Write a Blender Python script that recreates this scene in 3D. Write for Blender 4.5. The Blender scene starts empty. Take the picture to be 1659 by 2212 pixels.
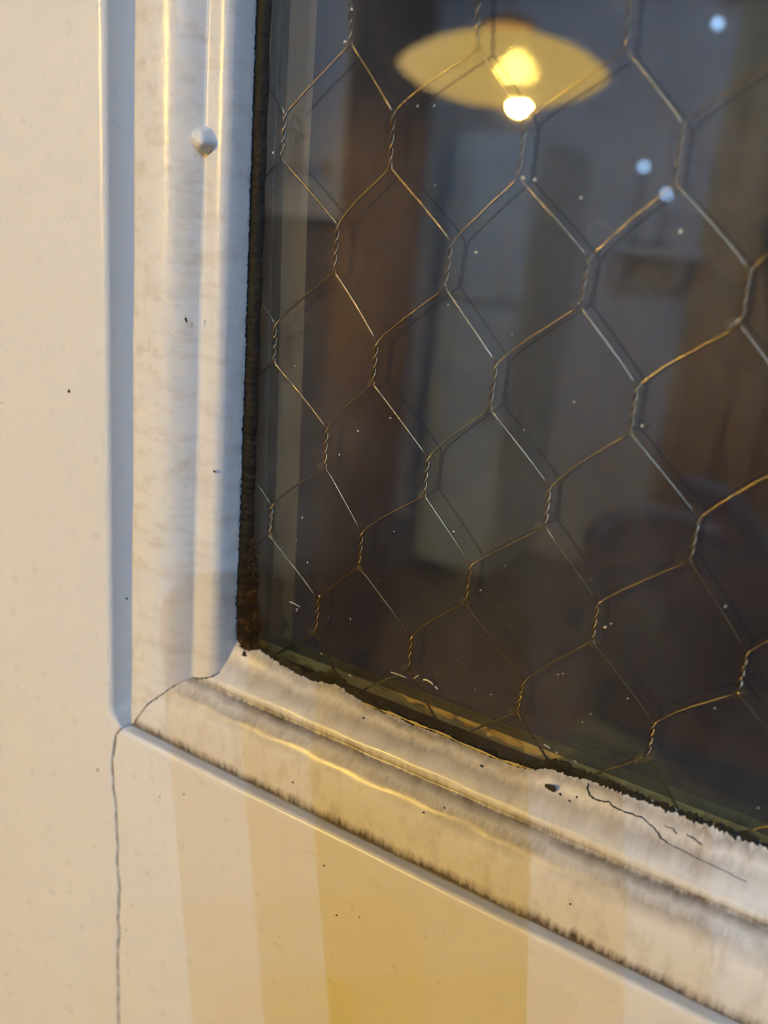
import bpy, bmesh, math, random
import numpy as np
from mathutils import Vector, Matrix

random.seed(7)
rng = np.random.default_rng(11)
scene = bpy.context.scene
col = scene.collection

# ------------------------------------------------------------------ camera
# Door frame: x to the right, d down, n into the wall (millimetres); wires lie in n = 0.
FPX = 1888.057
RM = np.array([[0.8512913406, -0.0850005945, 0.5177624478],
               [0.2363667011, 0.9431169820, -0.2337972216],
               [-0.4684376543, 0.3214113520, 0.8229586301]])
CD = np.array([113.51946959, 36.83368779, -146.78131552])
Z0 = 1.45                                     # height of d = 0 above the floor, metres


def W(x, d, n):
    return Vector((x / 1000.0, n / 1000.0, Z0 - d / 1000.0))


def px(u, v, n):
    """photo pixel -> (x, d) on the door-parallel plane at depth n"""
    r = RM.T @ np.array([(u - 829.5) / FPX, (v - 1106.0) / FPX, 1.0])
    p = CD + r * ((n - CD[2]) / r[2])
    return float(p[0]), float(p[1])


GF, GB = -3.0, 3.0                            # front and back face of the pane


def mirrored(u, v, dist):
    """world point seen by reflection in the pane front at that distance (metres)"""
    r = RM.T @ np.array([(u - 829.5) / FPX, (v - 1106.0) / FPX, 1.0])
    r /= np.linalg.norm(r)
    c = np.array([CD[0], CD[1], 2 * GF - CD[2]])
    p = c + np.array([r[0], r[1], -r[2]]) * dist * 1000.0
    return W(*p)


cam = bpy.data.cameras.new('camera')
cam_o = bpy.data.objects.new('camera', cam)
col.objects.link(cam_o)
cam.sensor_fit = 'HORIZONTAL'
cam.sensor_width = 36.0
cam.lens = 36.0 * FPX / 1659.0
cam.clip_start = 0.005
cam.clip_end = 60
ax = [Vector((RM[i][0], RM[i][2], -RM[i][1])) for i in range(3)]   # camera right, down, forward in world
CAMX, CAMD, CAMF = ax
M = Matrix((CAMX, -CAMD, -CAMF)).transposed().to_4x4()
M.translation = W(*CD)
cam_o.matrix_world = M
cam.dof.use_dof = True
cam.dof.focus_distance = 0.176
cam.dof.aperture_fstop = cam.lens / 3.0
scene.camera = cam_o

# ------------------------------------------------------------------ world, exposure
world = bpy.data.worlds.new('night')
scene.world = world
world.use_nodes = True
world.node_tree.nodes['Background'].inputs[0].default_value = (0.006, 0.008, 0.014, 1)
world.node_tree.nodes['Background'].inputs[1].default_value = 1.0
vs = scene.view_settings
vs.view_transform = 'Standard'
vs.look = 'None'
vs.gamma = 1.0
vs.use_curve_mapping = False
vs.exposure = 0.0
cy = scene.cycles
cy.use_denoising = True
cy.use_light_tree = False
cy.max_bounces = 5
cy.diffuse_bounces = 2
cy.glossy_bounces = 3
cy.transparent_max_bounces = 12
cy.transmission_bounces = 3
cy.use_adaptive_sampling = True
cy.adaptive_threshold = 0.13
cy.adaptive_min_samples = 16
cy.sample_clamp_indirect = 6.0
cy.caustics_reflective = False
cy.caustics_refractive = False


# ------------------------------------------------------------------ material helpers
def mat_new(name):
    m = bpy.data.materials.new(name)
    m.use_nodes = True
    nt = m.node_tree
    b = nt.nodes['Principled BSDF']
    return m, nt, b


def N(nt, t, **kw):
    n = nt.nodes.new(t)
    for k, v in kw.items():
        setattr(n, k, v)
    return n


def L(nt, a, b):
    nt.links.new(a, b)


def ramp(nt, fac, stops):
    r = N(nt, 'ShaderNodeValToRGB')
    els = r.color_ramp.elements
    while len(els) < len(stops):
        els.new(0.5)
    for e, (p, c) in zip(els, stops):
        e.position = p
        e.color = (c, c, c, 1) if isinstance(c, (int, float)) else (*c, 1)
    L(nt, fac, r.inputs[0])
    return r.outputs[0]


def math2(nt, op, a, b=None, c=None, clamp=False):
    m = N(nt, 'ShaderNodeMath', operation=op)
    m.use_clamp = clamp
    for i, s in enumerate((a, b, c)):
        if s is None:
            continue
        if isinstance(s, (int, float)):
            m.inputs[i].default_value = s
        else:
            L(nt, s, m.inputs[i])
    return m.outputs[0]


def mixc(nt, fac, a, b):
    m = N(nt, 'ShaderNodeMix', data_type='RGBA')
    for i, s in ((0, fac), (6, a), (7, b)):
        if isinstance(s, (int, float)):
            m.inputs[i].default_value = s
        elif isinstance(s, tuple):
            m.inputs[i].default_value = (*s, 1)
        else:
            L(nt, s, m.inputs[i])
    return m.outputs[2]


def noise(nt, vec, scale, detail=3, rough=0.55):
    n = N(nt, 'ShaderNodeTexNoise')
    n.inputs['Scale'].default_value = scale
    n.inputs['Detail'].default_value = detail
    n.inputs['Roughness'].default_value = rough
    if vec is not None:
        L(nt, vec, n.inputs['Vector'])
    return n.outputs['Fac']


def objcoord(nt, scale=(1, 1, 1)):
    tc = N(nt, 'ShaderNodeTexCoord')
    mp = N(nt, 'ShaderNodeMapping')
    mp.inputs['Scale'].default_value = scale
    L(nt, tc.outputs['Object'], mp.inputs['Vector'])
    return mp.outputs['Vector']


def uvcoord(nt, scale=(1, 1, 1)):
    tc = N(nt, 'ShaderNodeTexCoord')
    mp = N(nt, 'ShaderNodeMapping')
    mp.inputs['Scale'].default_value = scale
    L(nt, tc.outputs['UV'], mp.inputs['Vector'])
    return mp.outputs['Vector']


def bump(nt, b, h, strength, dist):
    bp = N(nt, 'ShaderNodeBump')
    bp.inputs['Strength'].default_value = strength
    bp.inputs['Distance'].default_value = dist
    L(nt, h, bp.inputs['Height'])
    L(nt, bp.outputs['Normal'], b.inputs['Normal'])


def simple(name, colr, rough=0.5, metal=0.0, var=0.12, scale=30, spec=None):
    m, nt, b = mat_new(name)
    v = objcoord(nt)
    f = noise(nt, v, scale, 4)
    c2 = tuple(max(0, c * (1 - var * 2)) for c in colr)
    L(nt, mixc(nt, f, c2, tuple(min(1, c * (1 + var)) for c in colr)), b.inputs['Base Color'])
    b.inputs['Roughness'].default_value = rough
    b.inputs['Metallic'].default_value = metal
    if spec is not None:
        b.inputs['Specular IOR Level'].default_value = spec
    return m


PAINT = (0.80, 0.775, 0.73)


def make_paint(name, dirt):
    """off-white gloss paint; dirt: list of (profile centre mm, half width mm, strength)"""
    m, nt, b = mat_new(name)
    oc = objcoord(nt)
    big = noise(nt, oc, 14, 3)
    base = mixc(nt, big, (PAINT[0] * .94, PAINT[1] * .93, PAINT[2] * .90), PAINT)
    rough = 0.30
    # tiny specks
    vor = N(nt, 'ShaderNodeTexVoronoi')
    vor.inputs['Scale'].default_value = 75
    L(nt, oc, vor.inputs['Vector'])
    sp = math2(nt, 'LESS_THAN', vor.outputs['Distance'], 0.026)
    sel = math2(nt, 'GREATER_THAN', noise(nt, oc, 26, 2), 0.55)
    sp = math2(nt, 'MULTIPLY', sp, sel)
    sp = math2(nt, 'MULTIPLY', sp, 0.75)
    if dirt:
        uv = N(nt, 'ShaderNodeTexCoord').outputs['UV']
        sx = N(nt, 'ShaderNodeSeparateXYZ')
        L(nt, uv, sx.inputs[0])
        streak = noise(nt, uvcoord(nt, (900, 130, 1)), 1.0, 5, 0.7)     # fine brush-like streaks across the length
        cloud = noise(nt, uvcoord(nt, (34, 90, 1)), 1.0, 4, 0.6)
        wob = noise(nt, uvcoord(nt, (160, 40, 1)), 1.0, 4, 0.6)
        vv = math2(nt, 'MULTIPLY_ADD', math2(nt, 'SUBTRACT', wob, 0.5), 0.0042, sx.outputs['Y'])
        vv = math2(nt, 'MULTIPLY_ADD', math2(nt, 'SUBTRACT', streak, 0.5), 0.0030, vv)
        tot = None
        for (c, hw, s) in dirt:
            dd = math2(nt, 'ABSOLUTE', math2(nt, 'SUBTRACT', vv, c / 1000.0))
            k = math2(nt, 'SUBTRACT', 1.0, math2(nt, 'DIVIDE', dd, hw / 1000.0), clamp=True)
            k = math2(nt, 'MULTIPLY', k, s)
            tot = k if tot is None else math2(nt, 'MAXIMUM', tot, k)
        amount = math2(nt, 'MULTIPLY', tot, ramp(nt, cloud, [(0.30, 0.40), (0.58, 1.0)]))
        amount = math2(nt, 'MULTIPLY', amount, ramp(nt, streak, [(0.25, 0.55), (0.6, 1.0)]), clamp=True)
        film = math2(nt, 'MULTIPLY', ramp(nt, noise(nt, uvcoord(nt, (260, 120, 1)), 1.0, 5, 0.65), [(0.48, 0.0), (0.72, 1.0)]), 0.42)
        base = mixc(nt, film, base, (0.42, 0.34, 0.24))
        base = mixc(nt, amount, base, (0.10, 0.068, 0.042))
    base = mixc(nt, sp, base, (0.12, 0.08, 0.05))
    L(nt, base, b.inputs['Base Color'])
    rr = math2(nt, 'MULTIPLY_ADD', noise(nt, oc, 220, 3), 0.16, rough - 0.08)
    L(nt, rr, b.inputs['Roughness'])
    h = noise(nt, oc, 420, 3)
    h2 = noise(nt, oc, 90, 2)
    hh = math2(nt, 'MULTIPLY_ADD', h2, 1.5, h)
    bump(nt, b, hh, 0.22, 0.0004)
    b.inputs['Specular IOR Level'].default_value = 0.45
    return m


MAT = {}
MAT['paint'] = make_paint('white_gloss_paint', None)
MAT['paint_stile'] = make_paint('lightly_soiled_white_paint', [(0.0, 1.2, 0.8), (9.0, 2.5, 0.05)])
MAT['paint_board'] = make_paint('rail_paint', None)

m, nt, b = mat_new('black_sealant')
v = objcoord(nt)
L(nt, mixc(nt, noise(nt, v, 300, 5), (0.003, 0.003, 0.003), (0.012, 0.011, 0.009)), b.inputs['Base Color'])
b.inputs['Roughness'].default_value = 0.55
b.inputs['Specular IOR Level'].default_value = 0.18
bump(nt, b, noise(nt, v, 700, 5), 0.6, 0.0006)
MAT['sealant'] = m

m, nt, b = mat_new('rusty_grime')
v = objcoord(nt)
f = noise(nt, v, 420, 6, 0.7)
L(nt, ramp(nt, f, [(0.36, (0.005, 0.004, 0.003)), (0.55, (0.025, 0.015, 0.007)), (0.68, (0.09, 0.045, 0.016)), (0.82, (0.22, 0.13, 0.05))]), b.inputs['Base Color'])
b.inputs['Roughness'].default_value = 0.9
b.inputs['Specular IOR Level'].default_value = 0.15
bump(nt, b, f, 0.8, 0.0008)
MAT['grime'] = m

m, nt, b = mat_new('wire_steel')
v = objcoord(nt)
L(nt, mixc(nt, noise(nt, v, 160, 4), (0.07, 0.06, 0.04), (0.42, 0.36, 0.25)), b.inputs['Base Color'])
b.inputs['Metallic'].default_value = 1.0
b.inputs['Roughness'].default_value = 0.27
MAT['wire'] = m

# window glass: clear slab, mirror-like skin on both faces, veil of dust that also paints in reflected haze
m, nt, b = mat_new('wired_glass')
nt.nodes.remove(b)
out = nt.nodes['Material Output']
lw = N(nt, 'ShaderNodeLayerWeight')
lw.inputs['Blend'].default_value = 0.5
p5 = math2(nt, 'POWER', lw.outputs['Facing'], 5.0)
F = math2(nt, 'MULTIPLY_ADD', p5, 0.91, 0.08)
tr = N(nt, 'ShaderNodeBsdfTransparent')
tr.inputs[0].default_value = (0.95, 0.95, 0.93, 1)
gl = N(nt, 'ShaderNodeBsdfGlossy')
gl.inputs['Roughness'].default_value = 0.012
v = objcoord(nt)
mx = N(nt, 'ShaderNodeMixShader')
L(nt, F, mx.inputs[0])
L(nt, tr.outputs[0], mx.inputs[1])
L(nt, gl.outputs[0], mx.inputs[2])
df = N(nt, 'ShaderNodeBsdfDiffuse')
df.inputs[0].default_value = (0.62, 0.66, 0.70, 1)  # cool grey dust, tinted to make up for dim reflections
cl = noise(nt, objcoord(nt, (1, 1, 0.45)), 22, 5, 0.62)
cl2 = noise(nt, v, 140, 4, 0.6)
dust = math2(nt, 'MULTIPLY', ramp(nt, cl, [(0.35, 0.15), (0.7, 1.0)]), ramp(nt, cl2, [(0.3, 0.5), (0.7, 1.0)]))
dust = math2(nt, 'MULTIPLY', dust, 0.07)
mx2 = N(nt, 'ShaderNodeMixShader')
L(nt, dust, mx2.inputs[0])
L(nt, mx.outputs[0], mx2.inputs[1])
L(nt, df.outputs[0], mx2.inputs[2])
L(nt, mx2.outputs[0], out.inputs['Surface'])
MAT['glass'] = m

# trapped air bubble: bright skin, strongly mirroring rim
m, nt, b = mat_new('air_bubble')
nt.nodes.remove(b)
out = nt.nodes['Material Output']
lw = N(nt, 'ShaderNodeLayerWeight')
lw.inputs['Blend'].default_value = 0.5
F = math2(nt, 'MULTIPLY_ADD', math2(nt, 'POWER', lw.outputs['Facing'], 2.2), 0.92, 0.06, clamp=True)
tr = N(nt, 'ShaderNodeBsdfTransparent')
tr.inputs[0].default_value = (0.9, 0.88, 0.8, 1)
gl = N(nt, 'ShaderNodeBsdfGlossy')
gl.inputs['Roughness'].default_value = 0.08
gl.inputs['Color'].default_value = (0.8, 0.75, 0.65, 1)
mx = N(nt, 'ShaderNodeMixShader')
L(nt, F, mx.inputs[0])
L(nt, tr.outputs[0], mx.inputs[1])
L(nt, gl.outputs[0], mx.inputs[2])
L(nt, mx.outputs[0], out.inputs['Surface'])
MAT['bubble'] = m

MAT['grey_stop'] = simple('grey_outer_paint', (0.30, 0.31, 0.26), 0.6, scale=90)
MAT['olive_stop'] = simple('olive_outer_wood', (0.15, 0.13, 0.05), 0.7, scale=140, var=0.3)
MAT['tan_stop'] = simple('tan_outer_wood', (0.42, 0.235, 0.09), 0.65, scale=60, var=0.2)
m, nt, b = mat_new('amber_bare_wood')
v = objcoord(nt, (10, 1, 60))
f = noise(nt, v, 30, 5, 0.7)
f2 = noise(nt, objcoord(nt, (40, 500, 1)), 1.0, 4)
c = ramp(nt, f, [(0.25, (0.12, 0.07, 0.015)), (0.45, (0.80, 0.50, 0.10)), (0.75, (0.98, 0.72, 0.2))])
c = mixc(nt, ramp(nt, f2, [(0.55, 0.0), (0.7, 0.8)]), c, (0.16, 0.10, 0.025))
L(nt, c, b.inputs['Base Color'])
b.inputs['Roughness'].default_value = 0.5
MAT['amber'] = m
MAT['dark_stop'] = simple('shaded_dark_wood', (0.06, 0.035, 0.012), 0.7, scale=260, var=.4)  # brown wood with the shade on the lower sill face coloured in
MAT['flake'] = simple('amber_varnish_flake', (0.62, 0.46, 0.16), 0.4, scale=300, var=0.3)
MAT['crumb_dark'] = simple('dark_speck', (0.02, 0.017, 0.014), 0.6)
MAT['lint'] = simple('pale_lint', (0.85, 0.78, 0.62), 0.7)
MAT['black'] = simple('matte_black', (0.012, 0.012, 0.013), 0.5)


# ------------------------------------------------------------------ mesh helpers
def obj(name, verts, faces, mat, parent=None, uvs=None, smooth=True, label=None, cat=None, kind=None, group=None):
    me = bpy.data.meshes.new(name)
    me.from_pydata([tuple(v) for v in verts], [], faces)
    if uvs is not None:
        ul = me.uv_layers.new(name='UVMap')
        vi = np.empty(len(me.loops), dtype=np.int32)
        me.loops.foreach_get('vertex_index', vi)
        ul.data.foreach_set('uv', np.asarray(uvs, dtype=np.float32)[vi].ravel())
    if mat is not None:
        me.materials.append(mat)
    if smooth:
        me.polygons.foreach_set('use_smooth', [True] * len(me.polygons))
    o = bpy.data.objects.new(name, me)
    col.objects.link(o)
    if parent is not None:
        o.parent = parent
    tag(o, label, cat, group, kind)
    me.update()
    return o


def tag(o, label=None, cat=None, group=None, kind=None):
    for k, vv in (('label', label), ('category', cat), ('group', group), ('kind', kind)):
        if vv is not None:
            o[k] = vv
    return o


def empty(name, label=None, cat=None, kind=None, group=None, loc=(0, 0, 0)):
    o = bpy.data.objects.new(name, None)
    col.objects.link(o)
    o.location = loc
    o.empty_display_size = 0.02
    return tag(o, label, cat, group, kind)


def grid_faces(nr, nc, flip=False, close=False):
    fs = []
    for r in range(nr - 1):
        for c in range(nc - 1 + (1 if close else 0)):
            a, b_ = r * nc + c, r * nc + (c + 1) % nc
            q = (a, b_, b_ + nc, a + nc)
            fs.append(q[::-1] if flip else q)
    return fs


def box_data(x0, x1, y0, y1, z0, z1, bev=0.0):
    bm = bmesh.new()
    bmesh.ops.create_cube(bm, size=1)
    for v_ in bm.verts:
        v_.co = Vector((x0 + (v_.co.x + .5) * (x1 - x0), y0 + (v_.co.y + .5) * (y1 - y0), z0 + (v_.co.z + .5) * (z1 - z0)))
    if bev > 0:
        bmesh.ops.bevel(bm, geom=list(bm.edges), offset=bev, segments=2, affect='EDGES', profile=0.6)
    bm.verts.ensure_lookup_table()
    vsx = [v_.co.copy() for v_ in bm.verts]
    fs = [tuple(v_.index for v_ in f.verts) for f in bm.faces]
    bm.free()
    return vsx, fs


def box(name, x0, x1, y0, y1, z0, z1, mat, parent=None, bev=0.0, **kw):
    vsx, fs = box_data(x0, x1, y0, y1, z0, z1, bev)
    return obj(name, vsx, fs, mat, parent, smooth=False, **kw)


def tube_data(pts, rad, sides=6, caps=True):
    pts = [Vector(p) for p in pts]
    n = len(pts)
    vsx, fs = [], []
    prev = None
    for i, p in enumerate(pts):
        t = (pts[min(i + 1, n - 1)] - pts[max(i - 1, 0)])
        t = t.normalized() if t.length > 1e-9 else Vector((0, 0, 1))
        if prev is None:
            a = Vector((0, 1, 0)) if abs(t.y) < 0.9 else Vector((1, 0, 0))
            u_ = t.cross(a).normalized()
        else:
            u_ = (prev - t * prev.dot(t)).normalized()
        prev = u_
        w_ = t.cross(u_)
        r = rad[i] if hasattr(rad, '__len__') else rad
        for k in range(sides):
            a = 2 * math.pi * k / sides
            vsx.append(p + u_ * (r * math.cos(a)) + w_ * (r * math.sin(a)))
    fs = grid_faces(n, sides, close=True)
    if caps:
        fs.append(tuple(range(sides))[::-1])
        fs.append(tuple(range((n - 1) * sides, n * sides)))
    return vsx, fs


def lathe_data(prof, segs=48, origin=(0, 0, 0)):
    """prof: (radius, z) list -> surface of revolution about z"""
    vsx = []
    o = Vector(origin)
    for (r, z) in prof:
        for k in range(segs):
            a = 2 * math.pi * k / segs
            vsx.append(o + Vector((r * math.cos(a), r * math.sin(a), z)))
    return vsx, grid_faces(len(prof), segs, close=True)


def merge(parts):
    vsx, fs = [], []
    for (a, b_) in parts:
        k = len(vsx)
        vsx += list(a)
        fs += [tuple(i + k for i in f) for f in b_]
    return vsx, fs


# ------------------------------------------------------------------ the door
door = empty('door_1', 'white painted panel door with a wired glass light', 'door', 'structure')
window = empty('window_1', 'hexagonal wire netting glass pane set in the door', 'window', 'structure')

FACE = -14.5
D_TOP = -470.0          # top of the pane opening
X_RIGHT = 520.0         # right end of the pane opening

crack_px = [(262, 1574), (256, 1580), (249, 1590), (246, 1612), (243, 1635), (241, 1640), (242, 1662), (244, 1690), (243, 1700), (247, 1720), (249, 1736),
            (250, 1765), (251, 1795), (254, 1830), (252, 1850), (253, 1880), (257, 1913), (258, 1922), (255, 1935), (256, 1960), (253, 1985), (256, 2000), (257, 2017), (254, 2040),
            (253, 2091), (255, 2130), (254, 2171), (256, 2215), (253, 2300), (256, 2420)]
crack = np.array([px(u, v_, FACE) for u, v_ in crack_px])
crack = crack[np.argsort(crack[:, 1])]


def crack_x(d):
    return float(np.interp(d, crack[:, 1], crack[:, 0]))


def arris_x(d):
    return -33.0 - 0.0098 * d


# left stile -----------------------------------------------------------------
rows = list(np.linspace(D_TOP - 110, 120, 60)) + list(np.arange(122, 162.0, 2.0)) + list(np.arange(162.6, 345, 0.6)) + list(np.linspace(350, 1440, 30))
vsx = []
for d in rows:
    if d < 162.4:
        xa, xb, xc = arris_x(d), arris_x(d) + .35, -24.0
        sec = [(-148, 26), (-148, FACE), (-90, FACE), (xa - 1.9, FACE), (xa - 1.0, FACE + .12), (xa - .35, FACE + .5), (xa, FACE + 1.2), (xb, -4.6), (xc, -4.3), (xc, 26)]
    else:
        xa = crack_x(d) - 0.13 + float(rng.normal(0, .03))
        sec = [(-148, 26), (-148, FACE), (-90, FACE), (xa - 1.6, FACE), (xa - .7, FACE + .02), (xa - .25, FACE + .10), (xa, FACE + .35), (xa - .05, -8.0), (xa - .1, -4), (xa - .1, 26)]
    vsx += [W(x, d, n) for (x, n) in sec]
obj('stile', vsx, grid_faces(len(rows), 10), MAT['paint'], door)

# bottom rail board ------------------------------------------------------------
drow = [(163.25, -9.0), (163.35, -13.4), (163.5, -13.95), (163.8, -14.3), (164.3, -14.46), (165.1, FACE)] + [(d, FACE) for d in np.arange(165.9, 345, 0.8)] + [(d, FACE) for d in np.linspace(350, 520, 8)]
vsx = []
for (d, n) in drow:
    xc = crack_x(d) + 0.13
    xs = [xc + .05, xc, xc + .22, xc + .7, xc + 1.6] + list(np.linspace(-20, 180, 41)) + [300, 480, X_RIGHT + 37]
    for j, x in enumerate(xs):
        nn = -7.0 if j == 0 else (max(n, FACE + .35) if j == 1 else (max(n, FACE + .1) if j == 2 else n))
        wv = 0.10 * math.sin(x * 0.11 + 1.0) if d < 165.5 else 0.0
        vsx.append(W(x, d + wv, nn))
obj('rail', vsx, grid_faces(len(drow), len(xs)), MAT['paint_board'], door)

# profile shared by the mouldings: (x on stile, d on rail, n)
PROF = [(-4.6, 137.4, -2.9), (-4.75, 137.7, -4.2), (-5.0, 138.9, -5.0), (-5.3, 139.9, -6.3), (-5.8, 140.8, -8.0), (-6.5, 141.5, -9.2), (-7.4, 142.1, -9.6), (-9.0, 143.0, -9.65), (-10.8, 143.8, -9.3), (-11.9, 144.2, -9.0), (-12.3, 144.5, -9.6), (-13.1, 145.0, -10.8), (-14.2, 145.8, -12.0), (-15.4, 146.9, -12.85), (-16.5, 148.2, -13.5), (-18.5, 150.3, -13.85), (-20.7, 152.5, -14.0), (-21.6, 153.8, -13.95), (-23.2, 156.2, -13.85), (-25.4, 160.0, -13.7), (-26.6, 161.4, -13.4), (-27.1, 162.0, -12.9), (-27.3, 162.4, -12.0), (-27.3, 162.5, -4.5)]
arc = [0.0]
for a_, b_ in zip(PROF[:-1], PROF[1:]):
    arc.append(arc[-1] + math.hypot((b_[1] - a_[1]), b_[2] - a_[2]))


MAT['paint_rail'] = make_paint('soiled_white_paint', [(arc[21] - .4, 3.4, 1.7), (arc[10], 2.7, 1.05), (arc[13], 3.2, .6), (arc[3], 2.4, .55), (arc[1], 1.8, .8)])


def stile_x(k, d):
    x = PROF[k][0]
    s = np.interp(x, [-27.3, -11, -4.6], [-0.0175, -0.008, 0.003])
    return x + s * (d - 45.0)


CORNER = [(stile_x(k, p[1]), p[1]) for k, p in enumerate(PROF)]

# traced lower edge of the sight line (paint lip against the glass)
lip_px = [(517, 1384), (545, 1398), (565, 1409), (584, 1424), (604, 1438), (627, 1451), (650, 1464), (673, 1474), (690, 1475), (708, 1478), (722, 1480), (739, 1490), (752, 1503), (769, 1511), (781, 1521), (812, 1539), (850, 1550),
          (881, 1568), (926, 1583), (971, 1601), (1015, 1622), (1067, 1644), (1095, 1655), (1124, 1664), (1150, 1666), (1164, 1664), (1180, 1661), (1192, 1663), (1210, 1671), (1235, 1679), (1269, 1686), (1317, 1704), (1365, 1723), (1413, 1743), (1500, 1776), (1580, 1806), (1659, 1836)]
lip = np.array([px(u, v_, -4.3) for u, v_ in lip_px])


def lip_d(x):
    far = min(1.0, max(0.0, (x - 122.0) / 70.0))          # settles to the straight sight line beyond the traced part
    return float(np.interp(x, lip[:, 0], lip[:, 1])) * (1 - far) + 137.6 * far


# vertical moulding
nt_ = 140
vsx, uvs = [], []
NP = len(PROF)
for i in range(nt_ + 1):
    t = 1 - (1 - i / nt_) ** 1.8
    for k, p in enumerate(PROF):
        dend = p[1] - 0.10
        d = D_TOP + t * (dend - D_TOP)
        wob = 0.10 * math.sin(d * .13 + k) + 0.08 * math.sin(d * .051 + 2 * k) if 3 < k < NP - 2 else 0
        rag = (0.12 * math.sin(d * .9) + float(rng.normal(0, .12))) if (k < 2 and d > 60) else 0.0
        vsx.append(W(stile_x(k, d) + wob * .6 + rag, d, p[2] + wob * .35))
        uvs.append((d / 1000.0, arc[k] / 1000.0))
vm = obj('moulding', vsx, grid_faces(nt_ + 1, NP), MAT['paint_stile'], door, uvs=uvs)

# horizontal moulding
xr = list(np.linspace(0, 1, 420) ** 1.25)
vsx, uvs = [], []
for t in xr:
    for k, p in enumerate(PROF):
        x0 = CORNER[k][0] + 0.10
        x = x0 + t * (X_RIGHT + 36 - x0)
        d = p[1]
        n = p[2]
        if k < 4:
            d += (lip_d(x) - 137.6) * (1 - k / 4.5)
        wob = 0.14 * math.sin(x * .16 + k * .7) + 0.08 * math.sin(x * .47 + 2.1 * k) if 2 < k < NP - 2 else 0
        vsx.append(W(x, d + wob * .7, n + wob * .4))
        uvs.append((x / 1000.0, arc[k] / 1000.0))
hm = obj('moulding', vsx, grid_faces(len(xr), NP, flip=True), MAT['paint_rail'], door, uvs=uvs)

# dirt-filled joints: butt joint of stile and rail, mitre of the mouldings
MAT['joint'] = simple('brown_joint_dirt', (0.05, 0.035, 0.025), 0.9, scale=300, var=.4)
dj = np.arange(163.4, 344, .6)
vv, ff = tube_data([W(crack_x(d), d, FACE + .28) for d in dj], [(.17 + .08 * math.sin(d * .9) + .05 * float(rng.normal())) / 1000 if d > 163.4 else .0001 for d in dj], 6)
obj('joint_gap', vv, ff, MAT['joint'], door)
mp_ = []
for (a_, b_), (ca_, cb_) in zip(zip(PROF[:-2], PROF[1:-1]), zip(CORNER[:-2], CORNER[1:-1])):
    for t in (0, .25, .5, .75):
        mp_.append(W(ca_[0] + (cb_[0] - ca_[0]) * t + float(rng.normal(0, .05)), ca_[1] + (cb_[1] - ca_[1]) * t, a_[2] + (b_[2] - a_[2]) * t + .08))
vv, ff = tube_data(mp_, [(.15 + .05 * float(rng.normal())) / 1000 for _ in mp_], 6)
obj('joint_gap', vv, ff, MAT['joint'], door)

# far members of the door frame, outside the photograph
box('stile', (X_RIGHT + 36) / 1000, (X_RIGHT + 150) / 1000, FACE / 1000, .026, Z0 - 1.44, Z0 - (D_TOP - 110) / 1000, MAT['paint'], door, bev=.0015)
box('rail', -.030, (X_RIGHT + 36) / 1000, FACE / 1000, .026, Z0 - (D_TOP - 2) / 1000, Z0 - (D_TOP - 110) / 1000, MAT['paint'], door, bev=.0015)
box('panel', -.030, (X_RIGHT + 36) / 1000, -.002, .010, Z0 - 1.44, Z0 - .515, MAT['paint'], door)
box('rail', -.030, (X_RIGHT + 36) / 1000, FACE / 1000, .026, .0, .2, MAT['paint'], door, bev=.0015)
box('moulding', (X_RIGHT - 2) / 1000, (X_RIGHT + 36) / 1000, -.0095, -.003, Z0 - .137, Z0 - D_TOP / 1000, MAT['paint'], door, bev=.003)

# painted nail head on the moulding
nx, nd = px(438, 302, -10.8)
nverts, nfaces = [], []
NR = 16
for r in range(NR):
    for k in range(28):
        a = 2 * math.pi * k / 28
        f = (r / (NR - 1)) ** .55
        rad = f * (2.35 + .18 * math.sin(3 * a + 1) + .12 * math.sin(5 * a))
        h = 3.9 * (1 - f ** 4.5) * (1 + .12 * math.sin(2 * a + .6) * f)
        if f < 0.55:
            h -= .22 * math.cos(a - .4) * f
        nverts.append(W(nx + rad * math.cos(a), nd + rad * math.sin(a) * 1.08, -8.9 - h))
nfaces = grid_faces(NR, 28, close=True, flip=True)
obj('nail_head', nverts, nfaces, MAT['paint'], vm, label='paint covered nail head')

RAILD = np.array([p[1] for p in PROF])
RAILN = np.array([p[2] for p in PROF])


def rail_n(u, v_):
    """depth of the rail moulding surface seen at a pixel"""
    n = -9.0
    for _ in range(40):
        x, d = px(u, v_, n)
        sh_ = lip_d(x) - 137.6
        prof_d = RAILD + np.array([sh_ * (1 - k / 4.5) if k < 4 else 0.0 for k in range(len(RAILD))])
        n = .6 * n + .4 * float(np.interp(d, prof_d, RAILN))
    return n


# screw hole and chips in the rail moulding
def disc_speck(u, v_, n, r, mat, parent, name, el=1.0, tilt=0.0, h=0.12):
    x, d = px(u, v_, n)
    vv, ff = [], []
    for ring in range(3):
        for k in range(10):
            a = 2 * math.pi * k / 10
            f = ring / 2
            q = r * f * (1 + .25 * math.sin(2 * a + u) + .15 * math.sin(3 * a + v_))
            cx_, cz_ = q * el * math.cos(a), q * math.sin(a)
            vv.append(W(x + cx_ * math.cos(tilt) - cz_ * math.sin(tilt), d + cx_ * math.sin(tilt) + cz_ * math.cos(tilt), n - h * (1 - f * f)))
    ff = grid_faces(3, 10, close=True, flip=True)
    return obj(name, vv, ff, mat, parent)


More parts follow.
